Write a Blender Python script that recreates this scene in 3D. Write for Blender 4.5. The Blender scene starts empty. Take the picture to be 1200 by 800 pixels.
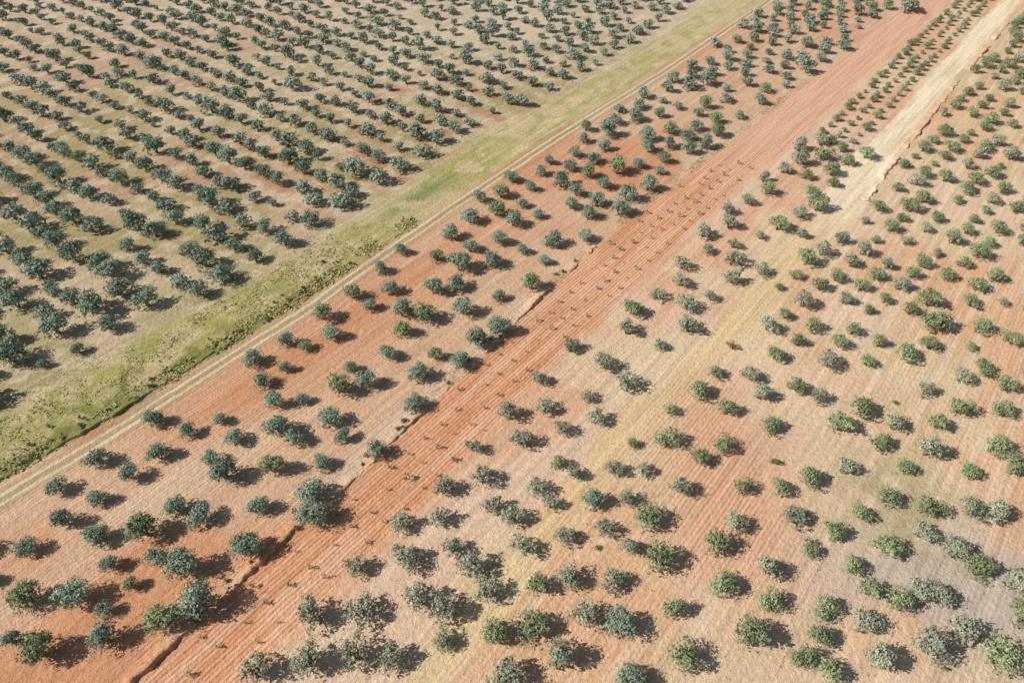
import bpy, math, random
import numpy as np
from mathutils import Vector, Matrix
rng = np.random.default_rng(7); random.seed(7)
sc = bpy.context.scene
H=85.0; F=800.0; PITCH=math.radians(45)
STR=math.radians(50.3); CS,SN=math.cos(STR),math.sin(STR)

# survey: photo measurement -> ground position (metres)
def G(u,v,h=0.0):
    a=(u-600)/F; b=-(v-400)/F
    cp,sp=math.cos(PITCH),math.sin(PITCH)
    dy=cp+b*sp; dz=-sp+b*cp
    T=(H-h)/-dz
    return (a*T, dy*T)
def st(x,y): return (x*CS+y*SN, x*SN-y*CS)
def xy(s,t): return (s*CS+t*SN, s*SN-t*CS)
def line(pts):
    p=sorted(st(*G(*q)) for q in pts)
    S=np.array([a[0] for a in p]); T=np.array([a[1] for a in p])
    return lambda s: np.interp(s,S,T)
def inview(x,y,m=150):
    cp,sp=math.cos(PITCH),math.sin(PITCH)
    z=y*cp+H*sp; yy=y*sp-H*cp
    if z<5: return False
    u=600+F*x/z; v=400-F*yy/z
    return -m<u<1200+m and -90<v<800+m
_tab=np.random.default_rng(3).random((256,256))
def vn(x,y):
    xi=np.floor(x).astype(int); yi=np.floor(y).astype(int)
    fx=x-xi; fy=y-yi; fx=fx*fx*(3-2*fx); fy=fy*fy*(3-2*fy)
    a=_tab[xi&255,yi&255]; b=_tab[(xi+1)&255,yi&255]; c=_tab[xi&255,(yi+1)&255]; d=_tab[(xi+1)&255,(yi+1)&255]
    return (a*(1-fx)+b*fx)*(1-fy)+(c*(1-fx)+d*fx)*fy
def fbm(x,y,sc_,o=4,seed=0):
    r=0;w=1;tot=0
    for i in range(o):
        r=r+w*vn(x/sc_*2**i+seed*17.3+i*31.7,y/sc_*2**i+seed*9.1+i*11.9); tot+=w; w*=.55
    return r/tot
def sm(e0,e1,x):
    k=np.clip((x-e0)/(e1-e0),0,1); return k*k*(3-2*k)
# ---------------- field boundaries
L_A=line([(0,490),(120,425),(250,355),(330,310),(440,237),(560,165),(700,85),(835,0)])
L_G=line([(0,565),(130,492),(250,417),(350,357),(430,302),(520,240),(650,155),(780,75),(893,0)])
L_T=line([(0,582),(130,505),(250,428),(350,366),(430,309),(520,247),(650,161),(780,81),(900,0)])
L_R1=line([(160,798),(260,705),(350,620),(410,570),(480,500),(560,425),(640,345),(700,290),(770,232),(850,172),(930,110),(1065,5)])
L_R2=line([(285,798),(365,715),(435,645),(520,560),(600,475),(660,415),(720,355),(780,300),(840,245),(900,195),(960,142),(1110,0)])
L_Y=line([(480,800),(570,705),(640,620),(740,490),(800,440),(870,372),(940,290),(985,240),(1015,195),(1055,150),(1100,95),(1150,40),(1185,0)])
sJ=st(*G(985,240))[0]
def paint(x,y):
    s=x*CS+y*SN; t=x*SN-y*CS
    e=(fbm(x,y,5,3,1)-.5)*2.6; e2=(fbm(x,y,1.3,2,2)-.5)*1.0; e3=(fbm(x,y,16,3,12)-.5)*7
    n1=fbm(x,y,38,4,3); n2=fbm(x,y,12,4,4); n3=fbm(x,y,3,3,5); n4=fbm(x,y,7,4,15)
    stk=fbm(s/9,t,1.6,3,6); stk2=fbm(s/14,t,5,3,7)
    C=lambda r,g,b: np.array([r,g,b])[None,:]
    def mix(a,b,k): return a+(b-a)*k[:,None]
    one=np.ones_like(x)
    dA=t-L_A(s)+e+e2+e3; dG=t-L_G(s)+e*.4+e2; dT=t-L_T(s)+e2*.3+e*.15
    dR1=t-L_R1(s)+e*.3+e2*.6; dR2=t-L_R2(s)+e*.8+e2; dY=t-L_Y(s)+e*.5+e2*.6
    far=sm(150,290,y)  # distance mask: paler far ground colours stand in for haze
    # A left grove
    A=mix(C(.44,.29,.175)*one[:,None],C(.51,.39,.25),sm(.35,.60,n1))
    row=np.cos((s+t*.07)*2*math.pi/7.2)
    A=mix(A,C(.43,.215,.12),np.clip(.5-row*.6,0,1)*sm(.42,.55,fbm(x,y,55,3,9))*(.2+.7*sm(110,150,y)))
    A=mix(A,C(.34,.29,.13),sm(.44,.62,n2)*.65)
    A=mix(A,C(.60,.48,.33),sm(.52,.66,n3)*.65)
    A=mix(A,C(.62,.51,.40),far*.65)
    wA=.25+.35*sm(.4,.65,n2)
    # green strip
    gs=mix(C(.41,.345,.14)*one[:,None],C(.58,.46,.27),sm(.40,.60,n3*.5+stk*.5))
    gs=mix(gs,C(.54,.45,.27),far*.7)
    near=1-sm(15,80,s)
    pos_=np.clip((t-L_A(s))/(L_G(s)-L_A(s)),0,1)
    gs=mix(gs,C(.29,.29,.07),np.clip(sm(.40,.54,n4*.7+n3*.3),0,1)*(.40+.50*near))
    gs=mix(gs,C(.17,.18,.045),sm(.42,.56,n3)*sm(.25,.65,pos_+ (n4-.5))*near*.85)
    gs=mix(gs,C(.60,.45,.28),sm(.54,.64,n4)*.65)
    edge=np.exp(-((dG+1.3)/1.4)**2)
    gs=mix(gs,C(.18,.17,.055),edge*near*.8)
    px_,py_=G(490,230); gp=np.exp(-(((s-st(px_,py_)[0])/12)**2+((t-st(px_,py_)[1])/2.4)**2))
    gs=mix(gs,C(.16,.22,.07),np.clip(gp*1.2*sm(.3,.5,n3),0,1)*.8)
    # B
    B=mix(C(.56,.275,.15)*one[:,None],C(.59,.375,.235),sm(.42,.60,n1*.6+n2*.4))
    B=mix(B,C(.61,.455,.31),sm(.52,.7,stk2)*.5)
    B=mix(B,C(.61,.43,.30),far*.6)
    kB=np.exp(-((dT-9)/9)**2)*sm(55,75,y)*(1-sm(90,150,y)); B=mix(B,C(.52,.225,.105),kB*.75)
    # C red ploughed
    R=mix(C(.60,.28,.145)*one[:,None],C(.66,.365,.215),sm(.38,.62,stk))
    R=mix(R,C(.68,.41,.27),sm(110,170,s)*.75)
    for off in (2.4,4.0,6.6,8.2): R=mix(R,C(.70,.44,.30),np.exp(-((dR1-off-e2*.2)/.25)**2)*.45*sm(.35,.5,stk2))
    # D
    D=mix(C(.65,.455,.32)*one[:,None],C(.63,.38,.235),sm(.42,.60,n1*.5+stk2*.5))
    D=mix(D,C(.66,.51,.32),sm(.5,.66,n2)*.7)
    # E
    E=mix(C(.66,.465,.31)*one[:,None],C(.64,.39,.23),sm(.44,.60,n1))
    E=mix(E,C(.62,.48,.29),sm(.46,.62,n2)*.65)
    E=mix(E,C(.71,.54,.38),sm(.52,.66,stk)*.5)
    bx,by=G(1130,690); gb=np.exp(-(((x-bx)/22)**2+((y-by)/9)**2))
    E=mix(E,C(.50,.41,.355),np.clip(gb*sm(.3,.55,n2)*1.3,0,1)*.8)
    bx,by=G(1050,590); gb=np.exp(-(((x-bx)/9)**2+((y-by)/10)**2))
    E=mix(E,C(.38,.32,.17),np.clip(gb*1.2*sm(.35,.55,n3),0,1)*.7)
    bx,by=G(850,560); gb2=np.exp(-(((x-bx)/9)**2+((y-by)/22)**2))
    E=mix(E,C(.63,.36,.215),np.clip(gb2*1.2,0,1)*.9)
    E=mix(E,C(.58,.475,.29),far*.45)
    col=A
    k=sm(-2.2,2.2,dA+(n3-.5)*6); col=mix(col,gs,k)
    kp=np.exp(-((dA+1.0)/2.4)**2)*(.3+.7*far); col=mix(col,C(.62,.51,.35),kp*.55)
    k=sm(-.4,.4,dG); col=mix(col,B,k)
    wl=np.exp(-((np.abs(dT-.6)-.8)/.30)**2); shoulder=np.exp(-((dT-.6)/1.7)**2)
    col=mix(col,C(.36,.28,.14),shoulder*.9); col=mix(col,C(.70,.55,.38),wl*.95)
    for off in (4.6,6.0,13,14.4): col=mix(col,C(.66,.47,.33),np.exp(-((dT-off)/.28)**2)*.35)
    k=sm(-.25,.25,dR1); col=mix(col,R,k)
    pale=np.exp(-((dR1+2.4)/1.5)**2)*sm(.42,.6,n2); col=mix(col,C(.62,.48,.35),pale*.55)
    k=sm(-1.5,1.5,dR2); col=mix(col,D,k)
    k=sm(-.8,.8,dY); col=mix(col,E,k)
    up=sm(sJ-22,sJ+6,s)
    hw=2.9+1.9*np.exp(-((s-sJ-8)/20)**2)
    rd=1-sm(hw-.5,hw+.5,np.abs(dY))
    band=np.exp(-(dY/3.4)**2)*(.35+.6*sm(.4,.6,stk))
    col=mix(col,C(.66,.49,.26),band*(1-up)*.85)
    col=mix(col,mix(C(.79,.65,.45)*one[:,None],C(.71,.56,.36),sm(.4,.65,stk)),rd*up)
    weed=wA*(1-sm(-.8,.8,dA))
    inG=sm(-.8,.8,dA)*(1-sm(-.4,.4,dG))
    inB=sm(-.4,.4,dG)*(1-sm(-.25,.25,dR1)); inR=sm(-.25,.25,dR1)*(1-sm(-1.2,1.2,dR2))
    inD=sm(-1.2,1.2,dR2)*(1-sm(-.8,.8,dY)); inE=sm(-.8,.8,dY)
    weed=weed+inG*(.4+.2*near+.2*sm(.45,.6,n2))+inB*.10*sm(.4,.6,n2)+inD*.2*sm(.4,.65,n2)+inE*(.08+.35*sm(.45,.62,n2))
    weed=weed*(1-rd*up)*(1-wl*.8)+.35*np.exp(-((dR1+.9)/.9)**2)*sm(.4,.55,n4)
    fur=inR*.85+inB*.4*sm(.4,.6,stk2+.1)+inD*.25*sm(.42,.58,n2)+inE*(.3*sm(.42,.58,n1)+.6*gb2)+.12*(1-sm(-.8,.8,dA))
    fur=fur*(1-rd*up)
    return np.clip(col,0,1),np.clip(weed,0,1),np.clip(fur,0,1)

def newmat(n):
    m=bpy.data.materials.new(n); m.use_nodes=True; nt=m.node_tree; nt.nodes.clear(); return m,nt
def N(nt,t,**k):
    n=nt.nodes.new(t)
    for a,b in k.items(): setattr(n,a,b)
    return n
def math_(nt,op,a,b=None,c=None):
    n=N(nt,'ShaderNodeMath',operation=op)
    for i,v in enumerate((a,b,c)):
        if v is None: continue
        if isinstance(v,(int,float)): n.inputs[i].default_value=v
        else: nt.links.new(v,n.inputs[i])
    return n.outputs[0]
def maprange(nt,v,a,b,c,d):
    n=N(nt,'ShaderNodeMapRange'); nt.links.new(v,n.inputs[0])
    for i,k in enumerate((a,b,c,d)): n.inputs[i+1].default_value=k
    return n.outputs[0]
def mixc(nt,f,a,b,bt='MIX'):
    n=N(nt,'ShaderNodeMix',data_type='RGBA',blend_type=bt)
    for i,v in ((0,f),(6,a),(7,b)):
        if isinstance(v,(int,float)): n.inputs[i].default_value=v
        elif isinstance(v,tuple): n.inputs[i].default_value=v
        else: nt.links.new(v,n.inputs[i])
    return n.outputs[2]
def soil_mat():
    m,nt=newmat('tilled_soil'); L=nt.links.new
    geo=N(nt,'ShaderNodeNewGeometry'); pos=geo.outputs['Position']
    mp=N(nt,'ShaderNodeMapping'); mp.inputs['Rotation'].default_value=(0,0,-STR); L(pos,mp.inputs[0])
    mp2=N(nt,'ShaderNodeMapping'); mp2.inputs['Scale'].default_value=(.05,1.1,1); L(mp.outputs[0],mp2.inputs[0])
    def noise(vec,s,d,r=.6):
        n=N(nt,'ShaderNodeTexNoise',noise_dimensions='2D'); n.inputs['Scale'].default_value=s; n.inputs['Detail'].default_value=d; n.inputs['Roughness'].default_value=r; L(vec,n.inputs['Vector']); return n.outputs['Fac']
    streak=noise(mp2.outputs[0],1.0,3); fine=noise(pos,1.4,4,.75); grit=noise(pos,5,1,.8)
    w=N(nt,'ShaderNodeTexWave',wave_type='BANDS',bands_direction='Y'); L(mp.outputs[0],w.inputs['Vector'])
    w.inputs['Scale'].default_value=.52; w.inputs['Distortion'].default_value=3.2; w.inputs['Detail'].default_value=1.5; w.inputs['Detail Scale'].default_value=.3
    col=N(nt,'ShaderNodeAttribute',attribute_name='soil').outputs['Color']
    weed=N(nt,'ShaderNodeAttribute',attribute_name='weed').outputs['Fac']
    fur=N(nt,'ShaderNodeAttribute',attribute_name='furrow').outputs['Fac']
    v=math_(nt,'ADD',maprange(nt,streak,.3,.7,-.13,.13),maprange(nt,fine,.25,.75,-.19,.17))
    v=math_(nt,'ADD',v,maprange(nt,grit,.3,.7,-.09,.09))
    fw=math_(nt,'MULTIPLY',maprange(nt,w.outputs['Fac'],0,1,-.11,.07),fur)
    v=math_(nt,'ADD',v,fw); v=math_(nt,'ADD',v,1.03)
    cb=N(nt,'ShaderNodeVectorMath',operation='SCALE'); L(col,cb.inputs[0]); L(v,cb.inputs['Scale'])
    wn=noise(pos,1.1,4,.75)
    th=math_(nt,'SUBTRACT',wn,math_(nt,'SUBTRACT',.78,math_(nt,'MULTIPLY',weed,.36)))
    wm=maprange(nt,th,0,.12,0,.75)
    wc=mixc(nt,maprange(nt,fine,.35,.62,0,1),(.18,.19,.06,1),(.45,.38,.17,1))
    c=mixc(nt,wm,cb.outputs[0],wc)
    st_=maprange(nt,grit,.66,.76,0,.35); c=mixc(nt,st_,c,(.70,.59,.47,1))
    b=N(nt,'ShaderNodeBsdfDiffuse'); L(c,b.inputs['Color'])
    h=math_(nt,'ADD',math_(nt,'MULTIPLY',w.outputs['Fac'],math_(nt,'MULTIPLY',fur,.085)),math_(nt,'MULTIPLY',fine,.24))
    bp=N(nt,'ShaderNodeBump'); bp.inputs['Strength'].default_value=.8; bp.inputs['Distance'].default_value=1.0; L(h,bp.inputs['Height']); L(bp.outputs[0],b.inputs['Normal'])
    o=N(nt,'ShaderNodeOutputMaterial'); L(b.outputs[0],o.inputs[0]); return m
SOIL=soil_mat()

def grid_mesh(name,X,Y,Z,mat):
    nr,nc=X.shape
    me=bpy.data.meshes.new(name)
    co=np.stack([X.ravel(),Y.ravel(),Z.ravel()],1).astype(np.float32)
    i=np.arange(nr*nc).reshape(nr,nc)
    q=np.stack([i[:-1,:-1].ravel(),i[:-1,1:].ravel(),i[1:,1:].ravel(),i[1:,:-1].ravel()],1).astype(np.int32)
    me.vertices.add(len(co)); me.vertices.foreach_set('co',co.ravel())
    me.loops.add(q.size); me.loops.foreach_set('vertex_index',q.ravel())
    me.polygons.add(len(q)); me.polygons.foreach_set('loop_start',np.arange(0,q.size,4,dtype=np.int32))
    me.update(calc_edges=True)
    col,wd,fu=paint(X.ravel(),Y.ravel())
    a=me.attributes.new('soil','FLOAT_COLOR','POINT'); a.data.foreach_set('color',np.concatenate([col,np.ones((len(col),1))],1).astype(np.float32).ravel())
    a=me.attributes.new('weed','FLOAT','POINT'); a.data.foreach_set('value',wd.astype(np.float32))
    a=me.attributes.new('furrow','FLOAT','POINT'); a.data.foreach_set('value',fu.astype(np.float32))
    me.materials.append(mat)
    ob=bpy.data.objects.new(name,me); sc.collection.objects.link(ob); return ob
def ext(a,b,st_,far):
    c=list(np.arange(a,b,st_)); d=st_; x=c[-1]
    up=[];lo=[]
    while x<far: d*=1.25; x+=d; up.append(x)
    d=st_; x=c[0]
    while x>-far: d*=1.25; x-=d; lo.append(x)
    return np.array(lo[::-1]+c+up)
gx=ext(-215,215,.55,4000); gy=ext(10,290,.55,4000)
X,Y=np.meshgrid(gx,gy); grid_mesh('ground',X,Y,np.zeros_like(X),SOIL)

def strip(name,fa,fb,s0,s1,z,n=16,ds=.6):
    S=np.arange(s0,s1,ds); k=np.linspace(0,1,n)
    a=fa(S); b=fb(S)
    T=a[:,None]+(b-a)[:,None]*k[None,:]; SS=np.repeat(S[:,None],n,1)
    Xs,Ys=xy(SS,T); ob=grid_mesh(name,Xs[:, ::-1],Ys[:, ::-1],np.full_like(Xs,z),SOIL); return ob
strip('grass_strip',L_A,L_G,-30,330,.004,40)
strip('dirt_track',lambda s:L_T(s)-1.4,lambda s:L_T(s)+2.6,-30,330,.012,28,.4)
strip('ploughed_strip',L_R1,L_R2,-10,330,.004,40,.5)
strip('dirt_road',lambda s:L_Y(s)-5,lambda s:L_Y(s)+5,20,330,.008,26)

def bank(name,f,s0,s1,w,h,off=0,th=.36):
    S=np.arange(s0,s1,.3); prof=np.array([-3.6,-2.2,-1.0,-.1,.22,.4,.55]); hp=np.array([-.05,.3,.7,1,.85,.4,-.05])
    xx,yy=xy(S,f(S)); m=fbm(xx,yy,6,3,21); m2=fbm(xx,yy,1.2,2,22)
    hh=h*np.clip((m-th)*3.5,0.0,1.2)*(.4+1.1*m2)+.01
    T=f(S)[:,None]+off+((m2-.5)*.9)[:,None]+prof[None,:]*w*(.7+.6*m)[:,None]
    SS=np.repeat(S[:,None],7,1); Z=hh[:,None]*hp[None,:]+(rng.random(SS.shape)-.5)*.12*(hp>0)
    Xs,Ys=xy(SS,T); return grid_mesh(name,Xs[:,::-1],Ys[:,::-1],Z[:,::-1],SOIL)
sb=st(*G(160,798))[0]; se=st(*G(700,290))[0]
bank('earth_bank',L_R1,sb-6,se,.5,.5,-.35,.34)
bank('earth_bank',lambda s:L_Y(s)+4.6,sJ+5,sJ+140,.45,.5)
bank('earth_bank',lambda s:L_G(s)-.6,st(*G(0,565))[0]-10,st(*G(300,385))[0],.4,.35)

# ---------------- trees
def leaf_mat(name,c1,c2,c3):
    m,nt=newmat(name); L=nt.links.new
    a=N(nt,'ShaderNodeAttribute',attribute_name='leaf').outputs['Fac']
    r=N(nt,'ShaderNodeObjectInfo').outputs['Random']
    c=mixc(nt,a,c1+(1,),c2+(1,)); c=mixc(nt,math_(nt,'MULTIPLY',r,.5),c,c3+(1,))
    hs=N(nt,'ShaderNodeVectorMath',operation='SCALE'); L(c,hs.inputs[0])
    L(maprange(nt,r,0,1,1.18,.84),hs.inputs['Scale'])
    d=N(nt,'ShaderNodeBsdfDiffuse'); L(hs.outputs[0],d.inputs['Color'])
    o=N(nt,'ShaderNodeOutputMaterial'); L(d.outputs[0],o.inputs[0]); return m
M_DARK=leaf_mat('olive_leaves_blue_green',(.10,.145,.095),(.42,.49,.36),(.24,.31,.22))  # light second colour paints highlight speckle into the crowns
M_FAR_HAZE=leaf_mat('olive_leaves_pale_hazed',(.17,.21,.16),(.48,.53,.42),(.31,.37,.28))  # pale far-grove leaves, with distance haze mixed into the colour
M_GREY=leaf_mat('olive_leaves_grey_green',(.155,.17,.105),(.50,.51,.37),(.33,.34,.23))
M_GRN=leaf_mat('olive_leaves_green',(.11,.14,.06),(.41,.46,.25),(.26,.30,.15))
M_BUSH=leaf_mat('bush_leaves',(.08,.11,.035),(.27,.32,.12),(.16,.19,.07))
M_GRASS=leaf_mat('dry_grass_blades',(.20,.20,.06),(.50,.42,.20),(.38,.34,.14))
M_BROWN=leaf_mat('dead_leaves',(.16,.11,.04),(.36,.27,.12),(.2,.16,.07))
mb,nt=newmat('olive_bark'); b=N(nt,'ShaderNodeBsdfDiffuse'); tn=N(nt,'ShaderNodeTexNoise'); tn.inputs['Scale'].default_value=9
nt.links.new(mixc(nt,tn.outputs['Fac'],(.12,.10,.08,1),(.30,.26,.20,1)),b.inputs['Color'])
o=N(nt,'ShaderNodeOutputMaterial'); nt.links.new(b.outputs[0],o.inputs[0]); BARK=mb

def tube(V,Fc,p,r,n=6):
    base=len(V)
    for i,(q,rr) in enumerate(zip(p,r)):
        d=(p[min(i+1,len(p)-1)]-p[max(i-1,0)]); d=d/np.linalg.norm(d)
        a=np.cross(d,[.3,.9,.1]); a/=np.linalg.norm(a); c=np.cross(d,a)
        for k in range(n):
            th=2*math.pi*k/n; V.append(q+rr*(a*math.cos(th)+c*math.sin(th)))
    for i in range(len(p)-1):
        for k in range(n):
            k2=(k+1)%n; Fc.append((base+i*n+k,base+i*n+k2,base+(i+1)*n+k2,base+(i+1)*n+k))
def leaves(P,Nn,size,r,el=.55):
    n=len(P); nn=Nn+r.normal(size=(n,3))*.42; nn/=np.linalg.norm(nn,axis=1)[:,None]
    a=np.cross(nn,r.normal(size=(n,3))); a/=np.linalg.norm(a,axis=1)[:,None]; c=np.cross(nn,a)
    s=size*(.6+.8*r.random(n))[:,None]
    return np.stack([P-a*s, P-c*s*el, P+a*s, P+c*s*el],1)
def build(name,V,Fc,Q,val,mats):
    me=bpy.data.meshes.new(name)
    V=np.array(V).reshape(-1,3); nv=len(V); Q2=Q.reshape(-1,3)
    co=np.concatenate([V,Q2]).astype(np.float32)
    f=np.concatenate([np.array(Fc,dtype=np.int32).reshape(-1,4),(np.arange(len(Q2),dtype=np.int32)+nv).reshape(-1,4)])
    me.vertices.add(len(co)); me.vertices.foreach_set('co',co.ravel())
    me.loops.add(f.size); me.loops.foreach_set('vertex_index',f.ravel().astype(np.int32))
    me.polygons.add(len(f)); me.polygons.foreach_set('loop_start',np.arange(0,f.size,4,dtype=np.int32))
    mi=np.ones(len(f),dtype=np.int32); mi[:len(Fc)]=0
    for m in mats: me.materials.append(m)
    me.polygons.foreach_set('material_index',mi); me.update(calc_edges=True)
    a=me.attributes.new('leaf','FLOAT','POINT')
    a.data.foreach_set('value',np.concatenate([np.zeros(nv),np.repeat(val,4)]).astype(np.float32)); return me
def tree_mesh(name,seed,R,Ht,nl,lobes,fill,lr,size,mat):
    r=np.random.default_rng(seed); V=[];Fc=[]; cs=[]
    ell=.78+.2*r.random()
    for i in range(lobes):
        th=2.399*i+r.random()*1.1; q=math.sqrt((i+.3)/lobes)*.74*(.75+.4*r.random())
        rr=R*lr*(.55+.75*r.random())
        z=Ht*(.66-.36*q*q)+r.normal()*Ht*.08
        c=np.array([math.cos(th)*q*R,math.sin(th)*q*R*ell,min(Ht-rr*.7,max(z,rr*.7))]); cs.append((c,rr))
    nst=r.integers(2,4)
    for k in range(nst):
        th=2*math.pi*k/nst+r.random(); b0=np.array([math.cos(th)*.12,math.sin(th)*.12,-.05]); 
        fk=np.array([math.cos(th)*.18*R,math.sin(th)*.18*R,Ht*.28])
        tube(V,Fc,[b0,(b0+fk)/2+r.normal(size=3)*.03,fk],[.08*R,.065*R,.05*R])
        for j,(c,rr) in enumerate(cs):
            if j%nst==k: 
                mid=(fk+c)/2+r.normal(size=3)*.1; tube(V,Fc,[fk,mid,c],[.045*R,.028*R,.01*R],5)
    P=[];Nn=[];val=[]
    w=np.array([rr**2 for c,rr in cs]); w/=w.sum()
    for (c,rr),ww in zip(cs,w):
        n=int(nl*ww); ns=max(6,n//8); d=r.normal(size=(ns,3)); d[:,2]+=.35; d/=np.linalg.norm(d,axis=1)[:,None]
        rad=rr*(fill+(1.18-fill)*r.random(ns)**.6)
        sp=c+d*rad[:,None]*np.array([1,1,.85]); sv=r.random(ns)
        idx=r.integers(0,ns,n); p=sp[idx]+r.normal(size=(n,3))*rr*.12
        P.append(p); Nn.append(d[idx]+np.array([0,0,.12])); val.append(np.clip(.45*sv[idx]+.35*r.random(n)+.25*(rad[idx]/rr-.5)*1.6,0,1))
    n=nl//11; cidx=r.integers(0,lobes,n); d=r.normal(size=(n,3)); d[:,2]+=.4; d/=np.linalg.norm(d,axis=1)[:,None]
    P.append(np.array([cs[i][0]+d[k]*cs[i][1]*(1.05+.35*r.random()) for k,i in enumerate(cidx)])); Nn.append(d); val.append(r.random(n))
    P=np.concatenate(P);Nn=np.concatenate(Nn);val=np.concatenate(val); ok=P[:,2]>Ht*.07; P=P[ok];Nn=Nn[ok];val=val[ok]
    return build(name,V,Fc,leaves(P,Nn,size,r),val,[BARK,mat])
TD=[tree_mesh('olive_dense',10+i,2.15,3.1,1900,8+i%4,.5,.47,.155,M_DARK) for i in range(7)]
TF=[tree_mesh('olive_pale',20+i,2.15,2.9,900,8+i%4,.5,.47,.22,M_FAR_HAZE if i%3 else M_DARK) for i in range(7)]
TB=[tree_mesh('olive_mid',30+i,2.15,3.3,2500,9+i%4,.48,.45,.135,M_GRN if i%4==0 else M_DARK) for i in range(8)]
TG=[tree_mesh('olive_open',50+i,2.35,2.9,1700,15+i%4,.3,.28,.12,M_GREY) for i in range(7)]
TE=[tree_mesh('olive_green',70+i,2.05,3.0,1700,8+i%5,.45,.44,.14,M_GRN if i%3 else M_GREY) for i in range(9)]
TS=[tree_mesh('olive_sapling',110+i,.42,1.0,80,3,.3,.6,.09,M_GREY) for i in range(3)]
BU=[tree_mesh('bush',130+i,.9,1.2,500,6,.5,.5,.11,M_BUSH) for i in range(3)]
BR=[tree_mesh('dry_bush',140,1.2,1.8,500,6,.4,.5,.11,M_BROWN)]
cell={}
def near(x,y,d):
    ci,cj=int(x//8),int(y//8)
    for i in (-1,0,1):
        for j in (-1,0,1):
            for (a,b_) in cell.get((ci+i,cj+j),()):
                if (a-x)**2+(b_-y)**2<d*d: return True
    return False
def put(kind,lst,x,y,s,reg=True,sxy=1):
    ob=bpy.data.objects.new(kind,random.choice(lst)); sc.collection.objects.link(ob)
    ob.location=(x,y,0); ob.rotation_euler=(0,0,random.uniform(0,6.283)); ob.scale=(s*sxy*random.uniform(.88,1.1),s*sxy*random.uniform(.88,1.1),s*random.uniform(.88,1.15))
    if reg: cell.setdefault((int(x//8),int(y//8)),[]).append((x,y))
MB=[(70,608,.8),(110,628,.9),(27,640,.8),(113,580,.7),(65,568,.8),(150,553,.8),(113,535,.9),(185,530,.8),(180,488,.8),(218,503,.7),(255,488,.6),(245,535,.7),(275,510,.7),(262,553,1),(318,545,.9),(302,592,.8),(205,592,.8),(168,620,1.05),(232,603,.9),(290,640,1.1),(128,658,.7),(180,650,.7),(212,662,1.1),(30,697,.9),(85,697,1.05),(118,712,.6),(150,682,.5),(45,762,1.05),(10,745,.6),(122,745,.9),(190,725,1.05),(233,708,1.3),(366,578,1.1),(368,602,1.1),
(295,418,.8),(335,397,.8),(378,367,.9),(332,428,.6),(307,445,.7),(357,402,.6),(388,388,.8),(320,468,.8),(352,465,.6),(326,500,1.),(345,510,.8),(397,452,1.),(385,488,.9),(410,428,.6),(430,445,.9),(455,412,.8),(412,342,.8),(432,355,.7),(470,362,1),(472,385,.8),(497,368,1),(490,435,.9),(485,470,.8),(440,525,.8),(540,422,.9),(585,382,1),(542,360,1),(508,337,.9),(535,332,.9),(447,312,.7),(470,290,.7),(400,508,.6),(375,540,.7)]
MD=[(300,785,1),(362,772,1.1),(365,720,1.1),(422,715,1.1),(418,662,.9),(475,652,1.1),(515,605,.9),(470,612,.9),(520,570,1),(565,558,.9),(555,522,.7),(595,483,.9),(640,475,.8),(610,515,.9),(660,500,.8),(700,488,.9),(690,462,.7),(418,765,1),(460,768,1),(490,700,1.1),(522,712,1.1),(530,640,.9),(555,662,1.1),(570,692,.9),(520,748,.8),(600,605,.9),(578,590,.8),(630,570,.8),(645,588,.7),(632,442,.9),(668,405,.9),(612,640,.9)]
ME=[(655,540,.7),(673,552,.7),(695,585,.8),(735,582,.8),(720,548,.8),(755,548,.7),(760,607,1),(710,617,.8),(662,628,.8),(667,675,1.05),(630,685,.8),(625,735,1.1),(580,742,.9),(592,790,1.2),(655,768,1.1),(685,720,1.1),(725,730,1.1),(718,680,1),(772,655,1.1),(740,640,.7),(790,712,.8),(800,768,1),(848,685,1),(840,637,1),(880,745,1.2),(870,568,.7),(862,612,.9),(905,498,.9),(893,460,.9),(880,438,.8),(935,452,.8),(960,462,.8),(932,605,.9),(900,665,.9),(905,705,.8),(945,772,.9),(962,745,.8),(970,712,.9),(1030,770,1.2),(1088,758,1.2),(1012,727,1),(1052,703,.9),(1125,740,1.1),(1170,770,1.2),(1150,665,1),(1190,682,1.1),(1120,642,1),(1082,622,.9),(1040,582,.8),(1090,592,.9),(1140,597,1),(1170,600,1),(1040,640,1),(1000,662,.8),(980,622,.9),(950,560,.9),(990,545,.8),(1020,690,.8),(1075,690,.9),(1105,697,1),(1135,550,.9),(1170,520,1),(1190,545,1),(1100,495,.8),(1130,440,.8),(1155,430,.8),(1180,450,.9),(975,785,.9),(740,795,.9),(820,535,.9),(785,515,1),(845,520,.8),(1060,545,.8),(1010,600,.8),(950,640,.7)]
for u,v,s in MB: x,y=G(u,v,1.5); put('olive_tree',TB,x,y,s*1.0)
for u,v,s in MD: x,y=G(u,v,1.3); put('olive_tree',TG,x,y,s*1.0)
for u,v,s in ME: x,y=G(u,v,1.3); put('olive_tree',TE if u>760 else TB[:3]+TG+TE,x,y,s*.96)
for u,v,s in [(907,540,.8),(475,385,.7),(1050,470,.5),(700,640,.5)]: x,y=G(u,v,.5); put('bush',BU,x,y,s)
for u,v,s in [(858,405,.9)]: x,y=G(u,v,.7); put('dry_bush',BR,x,y,s)
def lattice(ds,dt,rot,jit,sl=(-60,420),tl=(-330,230),quin=0):
    cr,sr=math.cos(rot),math.sin(rot); i=0
    for a in np.arange(-600,600,ds):
        i+=1
        for b_ in np.arange(-600,600,dt):
            bb=b_+(dt*.5 if quin and i%2 else 0)
            s=a*cr-bb*sr; t=a*sr+bb*cr
            if sl[0]<s<sl[1] and tl[0]<t<tl[1]:
                s+=random.gauss(0,jit); t+=random.gauss(0,jit); x,y=xy(s,t)
                if inview(x,y): yield s,t,x,y
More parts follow.
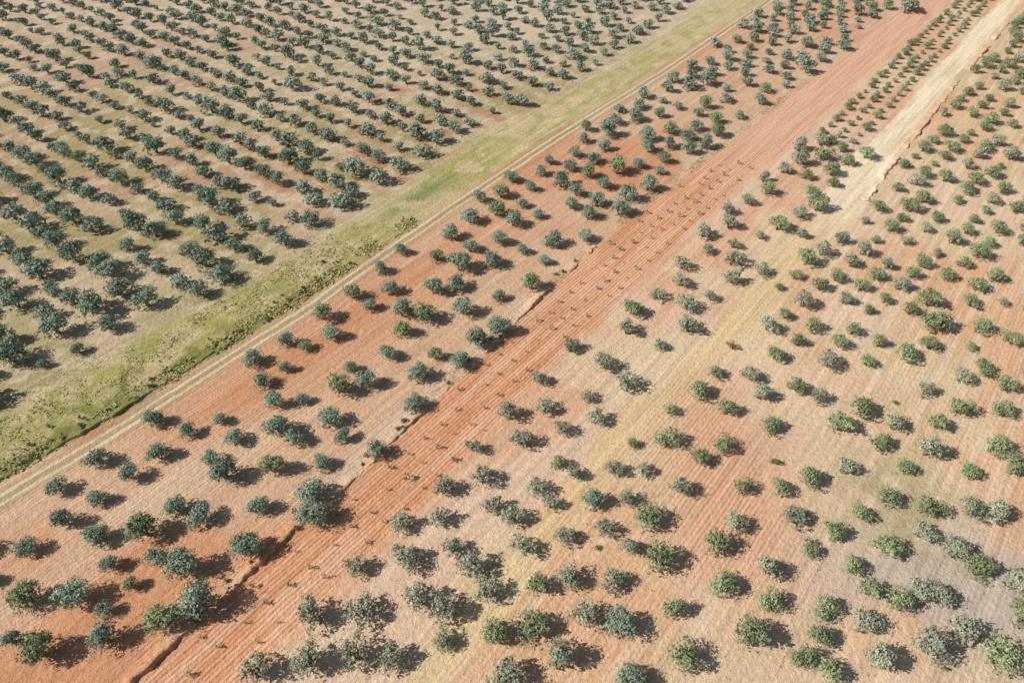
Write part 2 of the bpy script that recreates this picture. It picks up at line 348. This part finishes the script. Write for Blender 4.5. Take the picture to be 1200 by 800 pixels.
sz=lambda m,v: max(.5*m,random.gauss(m,v))
for s,t,x,y in lattice(7.0,5.9,math.radians(-4),.65):
    if t<L_A(s)-1.8 and random.random()<.95: put('olive_tree',TD+TF[1:3] if y<150 else TF,x,y,sz(.94 if y<150 else .82,.15))
for s,t,x,y in lattice(6.2,5.7,math.radians(3),.6,quin=1):
    if L_T(s)+3.5<t<L_R1(s)-2.2 and not near(x,y,4.8) and random.random()<.94: put('olive_tree',TB if y<170 else TB[:2]+TF,x,y,sz(.84,.16))
for s,t,x,y in lattice(5.7,5.5,math.radians(-6),.5,quin=1):
    if L_R2(s)+1.5<t<L_Y(s)-1.5 and s<sJ+25 and not near(x,y,4.9) and random.random()<.95: put('olive_tree',TG if t<L_R2(s)+22 and s<sJ-10 and random.random()<.8 else TE,x,y,sz(.86,.15))
for s,t,x,y in lattice(4.2,3.8,0,.25):
    if L_R2(s)+1.2<t<L_Y(s)-3.6 and s>=sJ+22 and not near(x,y,3.0): put('olive_tree',TE,x,y,sz(.52,.1) )
for s,t,x,y in lattice(5.5,5.1,math.radians(8),.5):
    if t>L_Y(s)+(5.8 if s>sJ-5 else 1.5) and not near(x,y,4.5) and random.random()<.94: put('olive_tree',TE,x,y,sz(.78,.16))
for s,t,x,y in lattice(3.5,3.0,0,.25):
    if L_R1(s)+1.2<t<L_R2(s)-.3 and s<st(*G(850,180))[0] and random.random()<.9: put('olive_sapling',TS,x,y,sz(.9,.25),False)
x,y=G(1066,6,2); put('olive_tree',TF,x,y,1.6)
for i in range(30):
    s=random.uniform(sb,se); x,y=xy(s,L_R1(s)-.9+random.gauss(0,.5)); put('bush',BU+BR,x,y,random.uniform(.2,.6),False)
for i in range(70):
    s=random.uniform(-20,62); x,y=xy(s,L_G(s)-abs(random.gauss(0,2.4))-.3); put('bush',BU+BR,x,y,random.uniform(.2,.55),False)

# grass tufts & weeds: one mesh
r=np.random.default_rng(5); P=[];SZ=[]
def scatter(n,fa,fb,s0,s1,z,thr,seed):
    S=s0+(s1-s0)*r.random(n); a=fa(S);b_=fb(S); T=a+(b_-a)*r.random(n); xx,yy=xy(S,T)
    k=fbm(xx,yy,4,3,seed)+r.normal(size=n)*.09>thr; xx=xx[k];yy=yy[k]; P.append(np.stack([xx,yy,np.full(len(xx),z*.4)],1)); SZ.append(np.full(len(xx),z)*(.4+1.1*r.random(len(xx))))
scatter(9000,L_A,L_G,10,200,.10,.57,31); scatter(5000,L_A,L_G,-15,70,.22,.56,4)
scatter(3500,lambda s:L_G(s)-3.0,L_G,-15,80,.34,.52,8)
scatter(5000,lambda s:L_A(s)-4,L_A,0,250,.12,.54,31)
scatter(4000,lambda s:L_R1(s)-2.0,L_R1,0,200,.16,.57,33)
scatter(8000,lambda s:L_A(s)-70,L_A,0,200,.12,.58,34)
scatter(7000,L_Y,lambda s:L_Y(s)+60,-60,150,.12,.62,35)
P=np.concatenate(P);SZ=np.concatenate(SZ); P=np.repeat(P,3,0); SZ=np.repeat(SZ,3); P=P+r.normal(size=P.shape)*SZ[:,None]*np.array([.9,.9,.2])
Q=leaves(P,np.tile([0,0,.9],(len(P),1)),1.0,r,.5); Q=P[:,None,:]+(Q-P[:,None,:])*SZ[:,None,None]*.7; Q[:,:,2]=np.abs(Q[:,:,2])+.01
me=build('grass_tufts',[],[],Q,r.random(len(P)),[M_GRASS,M_GRASS]); sc.collection.objects.link(bpy.data.objects.new('grass_tufts',me))

# ---------------- light, sky, camera
el=math.radians(38); az=math.radians(9)
d=Vector((math.cos(el)*math.cos(az),math.cos(el)*math.sin(az),-math.sin(el)))
sl=bpy.data.lights.new('sun','SUN'); sl.energy=5.0; sl.angle=math.radians(.5); sl.color=(1,.96,.895)
so=bpy.data.objects.new('sun',sl); so.rotation_euler=d.to_track_quat('-Z','Y').to_euler(); so.location=(-60,0,120); sc.collection.objects.link(so)
w=bpy.data.worlds.new('World'); sc.world=w; w.use_nodes=True; nt=w.node_tree
sky=nt.nodes.new('ShaderNodeTexSky'); sky.sky_type='NISHITA'; sky.sun_disc=False; sky.sun_elevation=el; sky.sun_rotation=math.atan2(-math.cos(az),-math.sin(az))
bg=nt.nodes['Background']; bg.inputs[1].default_value=.08; nt.links.new(sky.outputs[0],bg.inputs[0])
cam=bpy.data.cameras.new('camera'); cam.sensor_width=36; cam.lens=24; cam.clip_end=12000
co=bpy.data.objects.new('camera',cam); co.location=(0,0,H); co.rotation_euler=(math.radians(90)-PITCH,0,0); sc.collection.objects.link(co); sc.camera=co
sc.view_settings.view_transform='Standard'; sc.view_settings.look='None'; sc.view_settings.exposure=0
print('objects',len(bpy.data.objects))
